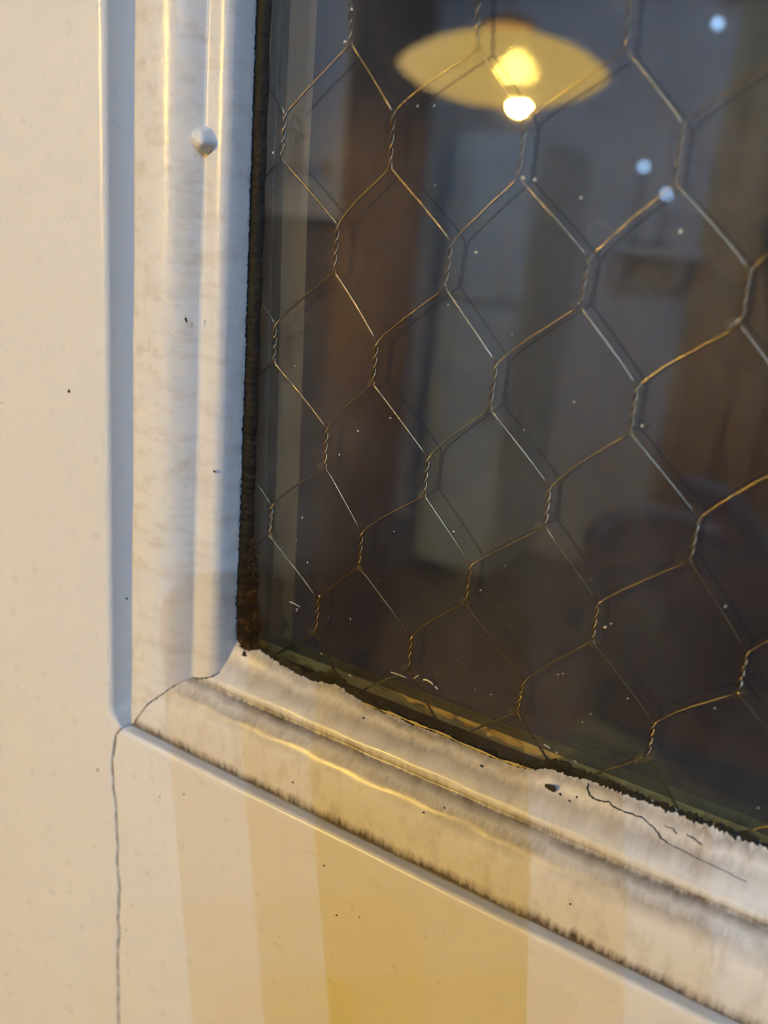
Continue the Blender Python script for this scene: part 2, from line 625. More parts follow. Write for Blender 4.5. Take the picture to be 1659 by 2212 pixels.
disc_speck(1190, 1702, rail_n(1190, 1702) - .5, .85, MAT['crumb_dark'], hm, 'nail_hole', 1.2, .3, .05)
for (u, v_, n, r) in ((402, 691, -13.2, .42), (274, 1293, -12.6, .3), (149, 845, FACE - .05, .4), (463, 1018, -9.9, .3), (211, 1663, FACE - .05, .38), (345, 1722, FACE - .05, .22), (397, 1716, FACE - .05, .24), (317, 1885, FACE - .05, .22), (272, 2009, FACE - .05, .25),
                      (727, 1977, FACE - .05, .25), (700, 1870, FACE - .05, .22), (1040, 1655, 0, .28), (785, 1551, 0, .25), (1230, 1730, 0, .22), (1232, 1953, 0, .22), (960, 1745, 0, .2), (632, 1690, 0, .22), (915, 1755, 0, .25), (1210, 1716, 0, .22), (1246, 1722, 0, .2)):
    on_rail = n == 0
    n = rail_n(u, v_) - .12 if on_rail else n
    disc_speck(u, v_, n, r, MAT['crumb_dark'], hm if on_rail else (vm if n > -14 else door), 'speck', 1.0 + .6 * random.random(), random.random() * 3)


# cracks in the paint: thin dark crevices ---------------------------------------
def crevice(pts_px, width, parent, name='paint_crack'):
    Q = []
    for a_, b_ in zip(pts_px[:-1], pts_px[1:]):
        for t in np.linspace(0, 1, 5)[:-1]:
            Q.append((a_[0] + (b_[0] - a_[0]) * t + float(rng.normal(0, .8)), a_[1] + (b_[1] - a_[1]) * t + float(rng.normal(0, .8))))
    Q.append(pts_px[-1])
    rad = [max(.05, width * (.55 + .6 * random.random()) * (1 if 0 < i < len(Q) - 1 else .3)) / 1000 for i in range(len(Q))]
    pts = []
    for (u, v_) in Q:
        n = rail_n(u, v_) - .06
        pts.append(W(*px(u, v_, n), n))
    vv, ff = tube_data(pts, rad, 6)
    return obj(name, vv, ff, MAT['crumb_dark'], parent)


crevice([(1269, 1690), (1270, 1708), (1273, 1718), (1290, 1729), (1310, 1732), (1316, 1731)], .17, hm)
crevice([(1316, 1731), (1321, 1739), (1338, 1749), (1362, 1757), (1385, 1765), (1400, 1778), (1412, 1787), (1419, 1797), (1428, 1811), (1442, 1822)], .15, hm)
crevice([(1436, 1783), (1452, 1790), (1462, 1802)], .13, hm)
crevice([(1482, 1801), (1500, 1812), (1517, 1826)], .14, hm)
crevice([(1442, 1822), (1500, 1850), (1560, 1880), (1612, 1905)], .08, hm)

# ------------------------------------------------------------------ wired glass
gx0, gx1, gd0, gd1 = -9.0, X_RIGHT + 6, D_TOP - 6, 141.5
vv, ff = box_data(gx0 / 1000, gx1 / 1000, GF / 1000, GB / 1000, Z0 - gd1 / 1000, Z0 - gd0 / 1000)
pane = obj('glass_pane', vv, ff, MAT['glass'], window, smooth=False)

TN = {(0, 1): (617, 243), (1, 1): (851, 240), (2, 1): (1135, 258), (3, 1): (1478, 265),
      (.5, 2): (730, 483), (1.5, 2): (977, 520), (2.5, 2): (1273, 555), (3.5, 2): (1620, 580),
      (0, 3): (595, 698), (1, 3): (815, 735), (2, 3): (1073, 782), (3, 3): (1377, 832),
      (.5, 4): (706, 923), (1.5, 4): (925, 985), (2.5, 4): (1188, 1050), (3.5, 4): (1510, 1117),
      (0, 5): (587, 1090), (1, 5): (782, 1147), (2, 5): (1017, 1218), (3, 5): (1292, 1300), (4, 5): (1614, 1407),
      (.5, 6): (687, 1293), (1.5, 6): (888, 1373), (2.5, 6): (1131, 1470), (3.5, 6): (1413, 1560)}
BN = {(0, 1): (608, 345), (1, 1): (843, 365), (2, 1): (1121, 388), (3, 1): (1458, 402),
      (.5, 2): (722, 590), (1.5, 2): (961, 625), (2.5, 2): (1252, 665), (3.5, 2): (1597, 707),
      (0, 3): (592, 785), (1, 3): (805, 832), (2, 3): (1058, 886), (3, 3): (1360, 938),
      (.5, 4): (702, 1012), (1.5, 4): (916, 1073), (2.5, 4): (1177, 1141), (3.5, 4): (1488, 1215),
      (0, 5): (581, 1158), (1, 5): (775, 1228), (2, 5): (1005, 1304), (3, 5): (1279, 1388), (4, 5): (1592, 1500),
      (.5, 6): (682, 1368), (1.5, 6): (882, 1450), (2.5, 6): (1116, 1540), (3.5, 6): (1398, 1637),
      (.5, 0): (757, 97), (1.5, 0): (1032, 108), (2.5, 0): (1352, 112)}
PW, PH = 25.4, 25.4 * 0.78637


def node(c, r, bottom):
    tab = BN if bottom else TN
    if (c, r) in tab:
        return np.array(px(*tab[(c, r)], 0.0))
    off = 0.045 if (c % 1) else 0.0
    h = hash((round(c * 2), r, bottom)) % 1000 / 1000.0 - .5
    h2 = hash((r, bottom, round(c * 2) + 17)) % 1000 / 1000.0 - .5
    return np.array([(c + off) * PW + h * 1.0, r * PH + (9.4 if bottom else 0.0) + h2 * 1.0])


R_MIN, R_MAX = -21, 7
HALF0, HALF1 = -1, 41            # strand index: strand j runs between twist columns j/2 and (j+1)/2
WR = 0.25                       # wire radius, mm


def clip_ok(p):
    return gx0 + 1.2 < p[0] < gx1 - 1 and gd0 + 1 < p[1] < gd1 - 1.5


wire_count = 0
for j in range(HALF0, HALF1):
    pts = []
    for r in range(R_MIN, R_MAX + 1):
        # columns in row r: integer c for odd r, half-integer for even r
        ca, cb = j / 2.0, (j + 1) / 2.0
        want_int = (r % 2 == 1)
        c = ca if (float(ca).is_integer() == want_int) else cb
        phase = 0.0 if c == cb else math.pi        # twist lies right of the strand -> strand starts on its left
        T_, B_ = node(c, r, False), node(c, r, True)
        near = -1 <= c <= 4.5 and -1 <= r <= 7
        turns = 2
        ns = 26 if near else 12
        ln = np.linalg.norm(B_ - T_)
        dirv = (B_ - T_) / ln
        side = np.array([-dirv[1], dirv[0]]) * -1.0
        for s in range(ns + 1):
            f = s / ns
            a = phase + 2 * math.pi * turns * f
            rr_ = WR * 1.25 * (1 + .12 * math.sin(5 * f + c))
            q = T_ + dirv * ln * f - side * rr_ * math.cos(a)
            pts.append((q[0], q[1], rr_ * math.sin(a)))
        # free run to the next twist: gentle bow
        c2 = None
        if r < R_MAX:
            want2 = ((r + 1) % 2 == 1)
            c2 = ca if (float(ca).is_integer() == want2) else cb
            T2 = node(c2, r + 1, False)
            st = np.array(pts[-1][:2])
            sgn = 1 if c2 == cb else -1
            e2 = T2 - np.array([sgn * WR, 0])
            dv = e2 - st
            nrm = np.array([-dv[1], dv[0]]) / np.linalg.norm(dv)
            hsh = (hash((j, r)) % 100) / 100.0
            if sgn < 0:
                amp = (-0.12 - .42 * hsh)      # runs down to the left: arch over near the lower end
            else:
                amp = (-.22 * hsh)
            for s in range(1, 10 if near else 5):
                f = s / (10 if near else 5)
                q = st + dv * f + nrm * amp * sgn * math.sin(math.pi * f ** (1.5 if sgn < 0 else 1.2)) * (1 if sgn > 0 else 1)
                pts.append((q[0], q[1], 0.15 * math.sin(3 * f + j)))
    run = []
    chunks = []
    for p in pts:
        if clip_ok(p):
            run.append(W(*p))
        else:
            if len(run) > 2:
                chunks.append(run)
            run = []
    if len(run) > 2:
        chunks.append(run)
    if not chunks:
        continue
    vv, ff = merge([tube_data(ch, WR / 1000, 7) for ch in chunks])
    obj('wire', vv, ff, MAT['wire'], window)

# trapped bubbles beside the knots
bub = [(804, 826, 1.0, .8), (1366, 932, 1.25, .9), (1063, 880, 1.1, .85), (1004, 1297, 1.3, 1.0), (1286, 1387, 1.3, 1.0), (1167, 1137, 1.7, 1.0), (1476, 1211, 1.9, 1.1), (1598, 1497, 1.5, .9),
       (1246, 659, 1.2, 1.0), (1584, 697, 1.4, 1.1), (911, 1066, 1.1, 1.1), (677, 1363, 1.2, 1.0), (876, 1442, 1.5, 1.0), (1111, 1535, 1.2, .9), (1386, 1636, 1.9, 1.0), (589, 1157, 1.5, 1.2), (779, 1225, .9, .8), (959, 618, 1.0, .9),
       (696, 1008, 1.0, 1.0), (720, 583, .8, .9), (1462, 396, 1.1, 1.0), (1484, 1193, .55, .5)]
for (u, v_, a_, b_) in bub:
    x, d = px(u, v_, -.5)
    vv = []
    for i in range(9):
        th = math.pi * i / 8
        for k in range(14):
            ph = 2 * math.pi * k / 14
            lx, lz, ly = a_ * math.sin(th) * math.cos(ph), b_ * math.cos(th), .75 * b_ * math.sin(th) * math.sin(ph)
            tilt = -.55
            lz += .25 * lx * lx / max(a_, .1)
            vv.append(W(x + lx * math.cos(tilt) - lz * math.sin(tilt), d + lx * math.sin(tilt) + lz * math.cos(tilt), -.7 + ly))
    obj('air_bubble', vv, grid_faces(9, 14, close=True), MAT['bubble'], window)

# black sealant on the left edge of the glass -------------------------------------
ds = list(np.linspace(D_TOP, 0, 40)) + list(np.arange(1, 128, .45))
vv = []
for d in ds:
    rag = 1.0 if d > 92 else (.35 if d > 60 else .15)
    xl = stile_x(0, d) - .5 + float(rng.normal(0, .22)) * rag - (max(0, d - 95) * .022)
    xr_ = np.interp(d, [0, 60, 110, 128], [-1.75, -1.35, -1.0, -1.9]) + .12 * math.sin(d * .5) + float(rng.normal(0, .1)) * rag
    for (f, h) in ((0, .0), (.12, .75), (.45, 1.15), (.8, .7), (1.0, -.02)):
        vv.append(W(xl + (xr_ - xl) * f, d, GF - .02 - h * (1 + .12 * float(rng.normal())) if h > 0.1 else GF - .02))
obj('sealant', vv, grid_faces(len(ds), 5), MAT['sealant'], window, label='cracked black sealant along the left glass edge')

# grime clump in the corner ---------------------------------------------------------
vv, ff = [], []
gd_ = list(np.arange(104, 141.5, .4))
for i, d in enumerate(gd_):
    xr_ = np.interp(d, [104, 110, 118, 122, 126, 127.5, 130, 133, 136, 141], [-1.8, .2, .9, 1.0, 1.7, 3.3, 1.8, 2.9, 4.4, 6.0]) + float(rng.normal(0, .28))
    xl = stile_x(0, d) - .8
    for (f, h) in ((0, .1), (.2, 1.0), (.45, 1.2), (.7, .7), (.88, .25), (1.0, .0)):
        vv.append(W(xl + (xr_ - xl) * f + float(rng.normal(0, .08)), d, GF - .03 - max(0, h * np.interp(d, [104, 112, 141], [.1, .8, 1.3]) * (1 + .3 * float(rng.normal())))))
obj('grime', vv, grid_faces(len(gd_), 6), MAT['grime'], window, label='brown rusty grime in the lower glass corner')
parts = []
for i in range(46):
    d0 = random.uniform(104, 135)
    x0 = random.uniform(-4.5, np.interp(d0, [104, 120, 135], [0, .5, 3]))
    P = Vector((x0, d0, GF - .6))
    th = random.uniform(0, 6.28)
    pts = []
    for s in range(6):
        pts.append(W(P.x, P.y, P.z - .5 * random.random()))
        P = P + Vector((math.cos(th), math.sin(th), 0)) * random.uniform(.25, .55)
        th += random.uniform(-.7, .7)
    parts.append(tube_data(pts, .035 / 1000, 4))
vv, ff = merge(parts)
MAT['fibre'] = simple('brown_fibre', (0.22, 0.12, 0.05), .9)
obj('grime_fibres', vv, ff, MAT['fibre'], window, kind='stuff')

# dark residue along the bottom sight line -------------------------------------------
xs = list(np.arange(-5, 200, .35)) + list(np.arange(202, X_RIGHT, 2.0))
vv = []
for x in xs:
    lo = lip_d(x) + 1.2
    hi = lo - 1.2 - np.interp(x, [-5, 4, 10, 17, 19, 23, 27, 40, 66, 72, 77, 81, 90, 130], [2.6, 2.2, 1.3, 1.2, 2.3, 2.6, 1.5, 1.1, .9, 1.6, 2.0, .9, .7, .6]) + .2 * math.sin(x * 1.3) + float(rng.normal(0, .18))
    hi = min(hi, lo - .4)
    for (f, h) in ((0, .5), (.25, .55), (.6, .4), (.85, .2), (1.0, .0)):
        vv.append(W(x, lo + (hi - lo) * f, GF - .03 - h * (1 + .25 * float(rng.normal()) if h else 1)))
obj('sealant', vv, grid_faces(len(xs), 5, flip=True), MAT['sealant'], window, label='crumbling black residue along the bottom glass edge')
# amber flake line standing on the residue
fl = [(781, 1517), (800, 1525), (830, 1537), (850, 1543), (880, 1556), (905, 1567), (935, 1577), (965, 1590), (1000, 1607), (1040, 1624), (1080, 1641), (1110, 1651), (1135, 1658), (1152, 1663)]
vv = []
F2 = []
for a_, b_ in zip(fl[:-1], fl[1:]):
    for t in np.linspace(0, 1, 7)[:-1]:
        F2.append((a_[0] + (b_[0] - a_[0]) * t, a_[1] + (b_[1] - a_[1]) * t))
for i, (u, v_) in enumerate(F2):
    x, d = px(u, v_, -4.0)
    f = min(1, min(i, len(F2) - 1 - i) / 8)
    wdt = (.16 + .1 * math.sin(i * .5) + .05 * float(rng.normal())) * f + .03
    for (o_, h) in ((-wdt, 0), (-wdt * .5, .25), (wdt * .5, .3), (wdt, 0)):
        vv.append(W(x, d + o_, -3.8 - h))
obj('varnish_flake', vv, grid_faces(len(F2), 4), MAT['flake'], window, label='thin amber varnish flake')

# lint, dust and crumbs on the glass --------------------------------------------------
fib = [[(845, 1452), (855, 1455), (868, 1460), (877, 1464)], [(894, 1466), (899, 1462), (904, 1459)], [(915, 1468), (923, 1469), (931, 1474), (936, 1479)], [(940, 1482), (943, 1486), (946, 1489)],
       [(626, 1300), (634, 1303), (648, 1311)], [(640, 1315), (643, 1317)], [(1175, 1608), (1182, 1612), (1188, 1616)], [(1200, 1624), (1204, 1627)], [(1240, 1643), (1246, 1647)], [(692, 1411), (697, 1414)]]
for k, pl in enumerate(fib):
    vv, ff = tube_data([W(*px(u, v_, GF - .25), GF - .25) for (u, v_) in pl], (.11 if k not in (2, 3) else .2) / 1000, 6)
    obj('lint_fibre', vv, ff, MAT['lint'], window)
spk = [(773, 931, 1), (733, 982, .9), (757, 1337, 1.0), (664, 1215, 1.0), (653, 1118, .8), (851, 1148, .5), (710, 1334, .5), (1038, 1275, .9), (980, 1148, .7), (843, 903, .8), (862, 903, .5), (637, 790, .7), (1387, 920, 1.0), (940, 400, .6), (902, 229, .8),
       (938, 228, .8), (1130, 384, 1.2), (1155, 388, 1.1), (1255, 427, 1.0), (968, 658, .6), (1028, 545, 1.2), (1470, 500, 1.6), (1307, 1355, 1.1), (1320, 1347, .8), (1356, 1509, .8), (1206, 1457, .6), (1216, 1455, .6), (1240, 868, .7), (1106, 722, .6), (1132, 929, .7),
       (1061, 1500, .6), (1026, 1490, .5), (690, 1288, 1.1), (756, 1459, 1.2), (640, 1320, .7), (1276, 1542, .6), (1544, 1530, .6), (1567, 1310, .8), (1090, 1222, .5), (590, 330, 1.1), (745, 90, 1.2), (760, 20, 1.0), (640, 1168, .5), (1638, 1745, .8), (1258, 1560, .5), (1277, 1252, .5),
       (958, 1590, .5), (962, 1571, .4), (973, 1575, .4), (891, 1549, .4), (822, 1519, .4)]
for (u, v_, s) in spk:
    disc_speck(u, v_, GF - .05, .17 * s, MAT['lint'], window, 'dust_speck', 1 + .8 * random.random(), random.random() * 3, .12)
for (u, v_, s) in ((818, 1252, 1.6), (1399, 1348, 1.2), (1324, 1325, 1.1), (1260, 1271, .9), (1620, 797, 1.2), (1568, 1362, 1.2), (1606, 1000, .9), (1607, 1015, .9), (1052, 1373, 1.2), (1613, 670, .9)):
    disc_speck(u, v_, GF - .05, .2 * s, MAT['crumb_dark'], window, 'dark_crumb', 1.1, random.random() * 3, .15)

# what stands behind the pane: outer glazing stops -------------------------------------
vv = []
ds = np.linspace(D_TOP, 141, 40)
b1 = lambda d: float(np.interp(d, [30, 80, 130], [3.5, 5.0, 6.9]))
b2 = lambda d: float(np.interp(d, [30, 80, 130], [6.4, 8.6, 9.9]))
for (nm, na, nb, x0, x1, mt) in (('outer_stop', lambda d: 3.05, b1, -4.5, -4.5, 'grey_stop'), ('outer_stop', b1, b2, -4.5, -4.7, 'olive_stop'), ('outer_stop', b2, lambda d: b2(d) + 3.4, -4.7, -.7, 'tan_stop')):
    vv = []
    for d in ds:
        for (x, n) in ((-14, na(d)), (x0, na(d)), (x1, nb(d)), (-14, nb(d))):
            vv.append(W(x, d, n))
    obj(nm, vv, grid_faces(len(ds), 4), MAT[mt], window, smooth=False)
xs = np.linspace(-6, X_RIGHT, 120)
for (n0, n1, d0, d1, mt) in ((3.05, 3.4, 141.0, 138.2, 'dark_stop'), (3.4, 5.2, 138.2, 136.8, 'amber'), (5.2, 8.5, 136.8, 136.4, 'olive_stop')):
    vv = []
    for x in xs:
        for (d, n) in ((150, n0), (d0, n0), (d1, n1), (150, n1)):
            vv.append(W(x, d, n))
    obj('outer_sill', vv, grid_faces(len(xs), 4, flip=True), MAT[mt], window, smooth=False)

# ------------------------------------------------------------------ the room the glass mirrors
RX0, RX1, RY0, RZ1 = -2.3, 1.9, -3.5, 2.5      # room: x range, far wall at y = RY0, ceiling
DX0, DX1, DZ1 = -.150, (X_RIGHT + 152) / 1000, Z0 - (D_TOP - 112) / 1000
MAT['plaster'] = simple('pale_plaster', (0.74, 0.75, 0.76), 0.85, scale=4, var=0.08)
MAT['ceiling'] = simple('white_ceiling', (0.78, 0.78, 0.77), 0.9, scale=4, var=0.05)
m, nt, b = mat_new('dark_floorboards')
v = objcoord(nt, (1, 14, 1))
L(nt, mixc(nt, noise(nt, v, 6, 5), (0.045, 0.026, 0.012), (0.16, 0.095, 0.045)), b.inputs['Base Color'])
b.inputs['Roughness'].default_value = 0.45
MAT['floor'] = m


def wall(name, x0, x1, y0, y1, z0, z1, mt='plaster'):
    return box(name, x0, x1, y0, y1, z0, z1, MAT[mt], None, kind='structure')


wl = empty('wall_front', kind='structure')
for nm, a_ in (('wall_section', (RX0, DX0 - .002, .0, .12, 0, RZ1)), ('wall_section', (DX1 + .002, RX1, .0, .12, 0, RZ1)), ('wall_section', (DX0 - .002, DX1 + .002, .0, .12, DZ1 + .002, RZ1))):
    box(nm, *a_, MAT['plaster'], wl)
wall('wall_back', RX0, RX1, RY0 - .1, RY0, 0, RZ1)
wall('wall_left', RX0 - .1, RX0, RY0, .12, 0, RZ1)
wall('wall_right', RX1, RX1 + .1, RY0, .12, 0, RZ1)
wall('ceiling', RX0, RX1, RY0, .12, RZ1, RZ1 + .1, 'ceiling')
fl_ = empty('floor', kind='structure')
nb = 21
for i in range(nb):
    w_ = (RX1 - RX0) / nb
    box('floorboard', RX0 + i * w_ + .0015, RX0 + (i + 1) * w_ - .0015, RY0, .12, -.03, 0, MAT['floor'], fl_)


def emit(name, c, s):
    m, nt, b = mat_new(name)
    nt.nodes.remove(b)
    e = N(nt, 'ShaderNodeEmission')
    e.inputs[0].default_value = (*c, 1)
    e.inputs[1].default_value = s
    L(nt, e.outputs[0], nt.nodes['Material Output'].inputs[0])
    if name in ('cool_led', 'led_bulb', 'phone_screen'):
        m.cycles.emission_sampling = 'NONE'      # too faint to light the room
    return m


# pendant lamp -------------------------------------------------------------------------
LD = 1.95
pa, pb = mirrored(856, 108, LD), mirrored(1309, 178, LD)
pc = mirrored(1083, 155, LD)
LR = (pb - pa).length / 2
lamp = empty('pendant_lamp', 'round opal pendant lamp with a glowing bulb, mirrored in the upper glass', 'lamp', loc=pc)
WARM = (1.0, 0.62, 0.085)
m, nt, b = mat_new('opal_shade')
nt.nodes.remove(b)
out = nt.nodes['Material Output']
td = N(nt, 'ShaderNodeBsdfTranslucent')
dd = N(nt, 'ShaderNodeBsdfDiffuse')
td.inputs[0].default_value = (0.40, 0.43, 0.52, 1)
dd.inputs[0].default_value = (0.30, 0.27, 0.21, 1)
ad = N(nt, 'ShaderNodeAddShader')
L(nt, td.outputs[0], ad.inputs[0])
L(nt, dd.outputs[0], ad.inputs[1])
tp = N(nt, 'ShaderNodeBsdfTransparent')
tp.inputs[0].default_value = (0.010, 0.010, 0.010, 1)
ad2 = N(nt, 'ShaderNodeAddShader')
L(nt, ad.outputs[0], ad2.inputs[0])
L(nt, tp.outputs[0], ad2.inputs[1])
L(nt, ad2.outputs[0], out.inputs[0])
MAT['opal'] = m
RO = .04
prof = []
for i in range(25):
    r = RO + (LR - RO) * math.sin(math.pi / 2 * i / 24)
    prof.append((r, -.062 * max(0, 1 - (r / LR) ** 2.0) ** .72))
for i in range(1, 25):
    r = .03 + (LR - .03) * math.cos(math.pi / 2 * i / 24)
    prof.append((r, .070 * max(0, 1 - (r / LR) ** 2.0) ** .72))
vv, ff = lathe_data(prof, 64)
obj('lamp_shade', vv, ff, MAT['opal'], lamp)
MAT['brass'] = simple('brass', (0.75, 0.52, 0.25), 0.35, 1.0)
MAT['cord'] = simple('tan_cord', (0.55, 0.33, 0.15), 0.7)
vv, ff = lathe_data([(.001, .104), (.03, .101), (.052, .089), (.054, .076), (.046, .070), (.03, .068)], 32)
obj('cap', vv, ff, MAT['brass'], lamp)
vv, ff = tube_data([(0, 0, .118), (0.004, 0, .35), (0, 0, RZ1 - pc.z)], .006, 8)
obj('cord', vv, ff, MAT['cord'], lamp)
vv, ff = lathe_data([(.001, -.026), (.02, -.025), (.036, -.016), (.041, 0), (.034, .016), (.018, .026), (.012, .032), (.001, .033)], 24, (.028, 0, .004))
obj('bulb', vv, ff, emit('bulb_glow', (1.0, 0.64, 0.12), 2600), lamp)
vv, ff = lathe_data([(.001, -.094), (.008, -.092), (.0145, -.086), (.017, -.078), (.015, -.070), (.009, -.064), (.001, -.062)], 20, (.045, 0, .019))
obj('bulb', vv, ff, emit('bulb_tip_glow', WARM, 11800), lamp)

# cool spot tracks on the ceiling, behind and above the camera -----------------------------
COOL = (0.34, 0.58, 1.0)
MAT['white_metal'] = simple('white_metal', (0.8, 0.8, 0.8), 0.4)
MAT['led'] = emit('cool_led', COOL, 18)


def track(label, spots, power, target=None, cone=64):
    P = [Vector(p) for p in spots]
    root = empty('ceiling_spot_track', label, 'spotlight', group='cool ceiling spot tracks')
    lo = Vector((min(p.x for p in P) - .06, sum(p.y for p in P) / len(P) - .02, RZ1 - .03))
    hi = Vector((max(p.x for p in P) + .06, sum(p.y for p in P) / len(P) + .02, RZ1))
    box('track_bar', lo.x, hi.x, lo.y, hi.y, lo.z, hi.z, MAT['white_metal'], root, bev=.003)
    tgt = target or W(20, 160, 0)
    for p in P:
        dirn = (tgt - p).normalized()
        back = p - dirn * .012
        vv, ff = tube_data([back - dirn * .10, back - dirn * .098, back - dirn * .002, back], [.02, .032, .034, .034], 20)
        hd = obj('spot_head', vv, ff, MAT['white_metal'], root)
        vv, ff = tube_data([back - dirn * .05, Vector((p.x, (lo.y + hi.y) / 2, lo.z))], .006, 8)
        obj('arm', vv, ff, MAT['white_metal'], root)
        vv, ff = tube_data([back + dirn * .0005, back + dirn * .004], .026, 20)
        obj('lens', vv, ff, MAT['led'], hd)
        ld = bpy.data.lights.new('spot_lamp', 'SPOT')
        ld.energy = power
        ld.color = COOL
        ld.shadow_soft_size = 0.003
        ld.spot_size = math.radians(cone)
        ld.spot_blend = .5
        lo_ = bpy.data.objects.new('spot_lamp', ld)
        col.objects.link(lo_)
        lo_.location = p + dirn * .012
        lo_.rotation_euler = dirn.to_track_quat('-Z', 'Y').to_euler()
        lo_.parent = root


# the phone that takes the picture blocks these lamps; each lamp is placed on the line shadow corner -> phone corner
KC = CD + RM.T @ np.array([-60.0, -18.0, 0.0])


def lamp_spot(u, v_, zh):
    x, d = px(u, v_, FACE)
    Ld = KC - np.array([x, d, FACE])
    k = (Z0 - zh - KC[1] / 1000.0 * 0 - x * 0) if False else None
    # climb from the corner until height zh
    s = ((Z0 - zh) * 1000.0 - KC[1]) / Ld[1]
    p = KC + Ld * s
    return W(*p)


track('track of cool white spots nearest the camera', [lamp_spot(190, 1940, 2.40), lamp_spot(90, 2092, 2.40), lamp_spot(445, 2098, 2.40)], 4.6)
track('track of cool white spots farther from the door', [lamp_spot(330, 1230, 2.38), lamp_spot(478, 1180, 2.38), lamp_spot(612, 1140, 2.38)], 36)

track('added cool spot on the ceiling brightening the white cupboard', [(-.75, -.75, 2.38)], 60, Vector((-1.35, pc.y - .1, 1.75)), 70)  # unseen lamp, added to lift the cupboard's reflection in the pane
track('added cool spot on the ceiling brightening the pale refrigerator', [(-.9, -1.9, 2.38)], 85, Vector((-1.15, RY0 + .2, 1.45)), 80)  # extra fill lamp, added so the far wall mirrors brighter

# phone -------------------------------------------------------------------------------------
phone = empty('phone', 'dark phone held up to the glass, mirrored at the right edge', 'phone')


def camspace(x, y, z):                       # camera right, down, backwards (mm) -> world
    return W(*CD) + (CAMX * x + CAMD * y - CAMF * z) / 1000.0


def rounded_slab(x0, x1, y0, y1, z0, z1, r, seg=6):
    ring = []
    for (cx_, cy_, a0) in ((x1 - r, y0 + r, -90), (x1 - r, y1 - r, 0), (x0 + r, y1 - r, 90), (x0 + r, y0 + r, 180)):
        for s in range(seg + 1):
            a = math.radians(a0 + 90 * s / seg)
            ring.append((cx_ + r * math.cos(a), cy_ + r * math.sin(a)))
    n = len(ring)
    vv = []
    for (z, ins) in ((z0, .8), (z0 + .8, 0), (z1 - .8, 0), (z1, .8)):
        mx_, my_ = (x0 + x1) / 2, (y0 + y1) / 2
        for (x, y) in ring:
            sx_, sy_ = 1 - ins / ((x1 - x0) / 2), 1 - ins / ((y1 - y0) / 2)
            vv.append(camspace(mx_ + (x - mx_) * sx_, my_ + (y - my_) * sy_, z))
    ff = grid_faces(4, n, close=True)
    ff.append(tuple(range(n))[::-1])
    ff.append(tuple(range(3 * n, 4 * n)))
    return vv, ff


MAT['phone'] = simple('dark_phone_glass', (0.03, 0.032, 0.036), 0.25)
MAT['screen'] = emit('phone_screen', (0.7, 0.62, 0.5), 0.5)
vv, ff = rounded_slab(-60, 14, -18, 130, 4.0, 12.0, 11)
obj('phone_body', vv, ff, MAT['phone'], phone)
vv, ff = rounded_slab(-57, 11, -15, 127, 12.02, 12.3, 9)
obj('screen', vv, ff, MAT['screen'], phone)

# ------------------------------------------------------------------ furniture seen only as dim reflections


def hit(u, v_, y):
    """where the mirrored sight line of a pixel meets the plane at world depth y -> (x, z)"""
    a_ = mirrored(u, v_, 1.0)
    b_ = mirrored(u, v_, 2.0)
    t = (y - a_.y) / (b_.y - a_.y)
    p = a_.lerp(b_, t)
    return p.x, p.z


MAT['redwood'] = simple('dark_red_wood', (0.075, 0.035, 0.025), 0.5, scale=12, var=.25)
MAT['brownwood'] = simple('brown_wood', (0.10, 0.065, 0.032), 0.45, scale=12, var=.25)
MAT['fridge'] = simple('pale_blue_enamel', (0.62, 0.74, 0.80), 0.3, scale=5, var=.03)
MAT['white_paint'] = simple('white_lacquer', (0.85, 0.86, 0.86), 0.4, scale=8, var=.04)
MAT['ochre'] = simple('ochre_cloth', (0.7, 0.5, 0.2), 0.9, scale=40, var=.12)
MAT['greycloth'] = simple('grey_cloth', (0.07, 0.075, 0.085), 0.9, scale=60, var=.1)
MAT['bluecloth'] = simple('slate_blue_cloth', (0.11, 0.14, 0.18), 0.9, scale=60, var=.1)
MAT['tancloth'] = simple('tan_cloth', (0.5, 0.33, 0.17), 0.9, scale=60, var=.1)

# bookcase against the far wall
yb = RY0 + .30
xa, zt = hit(742, 60, yb)
xb, _ = hit(868, 60, yb)
bk = empty('bookcase', 'tall dark red wooden bookcase by the far wall', 'bookcase', loc=(0, 0, 0))
zt = min(2.15, zt)
box('side_panel', xa, xa + .022, RY0, yb, 0, zt, MAT['redwood'], bk)
box('side_panel', xb - .022, xb, RY0, yb, 0, zt, MAT['redwood'], bk)
box('back_panel', xa + .022, xb - .022, RY0, RY0 + .012, 0, zt, MAT['redwood'], bk)
for i in range(6):
    z = .05 + i * (zt - .08) / 5
    box('shelf', xa + .022, xb - .022, RY0 + .012, yb, z, z + .022, MAT['redwood'], bk)
# refrigerator
yf = RY0 + .58
xa, _ = hit(968, 420, yf)
xb, _ = hit(1150, 420, yf)
fr = empty('refrigerator', 'pale blue refrigerator with two doors by the far wall', 'refrigerator')
box('body', xa, xb, RY0 + .02, yf - .05, .03, 1.72, MAT['fridge'], fr, bev=.02)
box('door', xa, xb, yf - .045, yf, .06, 1.12, MAT['fridge'], fr, bev=.015)
box('door', xa, xb, yf - .045, yf, 1.135, 1.72, MAT['fridge'], fr, bev=.015)
for z0_, z1_ in ((.7, 1.08), (1.18, 1.45)):
    vv, ff = tube_data([(xb - .06, yf, z0_), (xb - .06, yf + .035, z0_ + .02), (xb - .06, yf + .035, z1_ - .02), (xb - .06, yf, z1_)], .009, 8)
    obj('handle', vv, ff, MAT['white_metal'], fr)
for sx in (xa + .05, xb - .05):
    vv, ff = tube_data([(sx, yf - .1, 0), (sx, yf - .1, .035)], .02, 10)
    obj('foot', vv, ff, MAT['black'], fr)

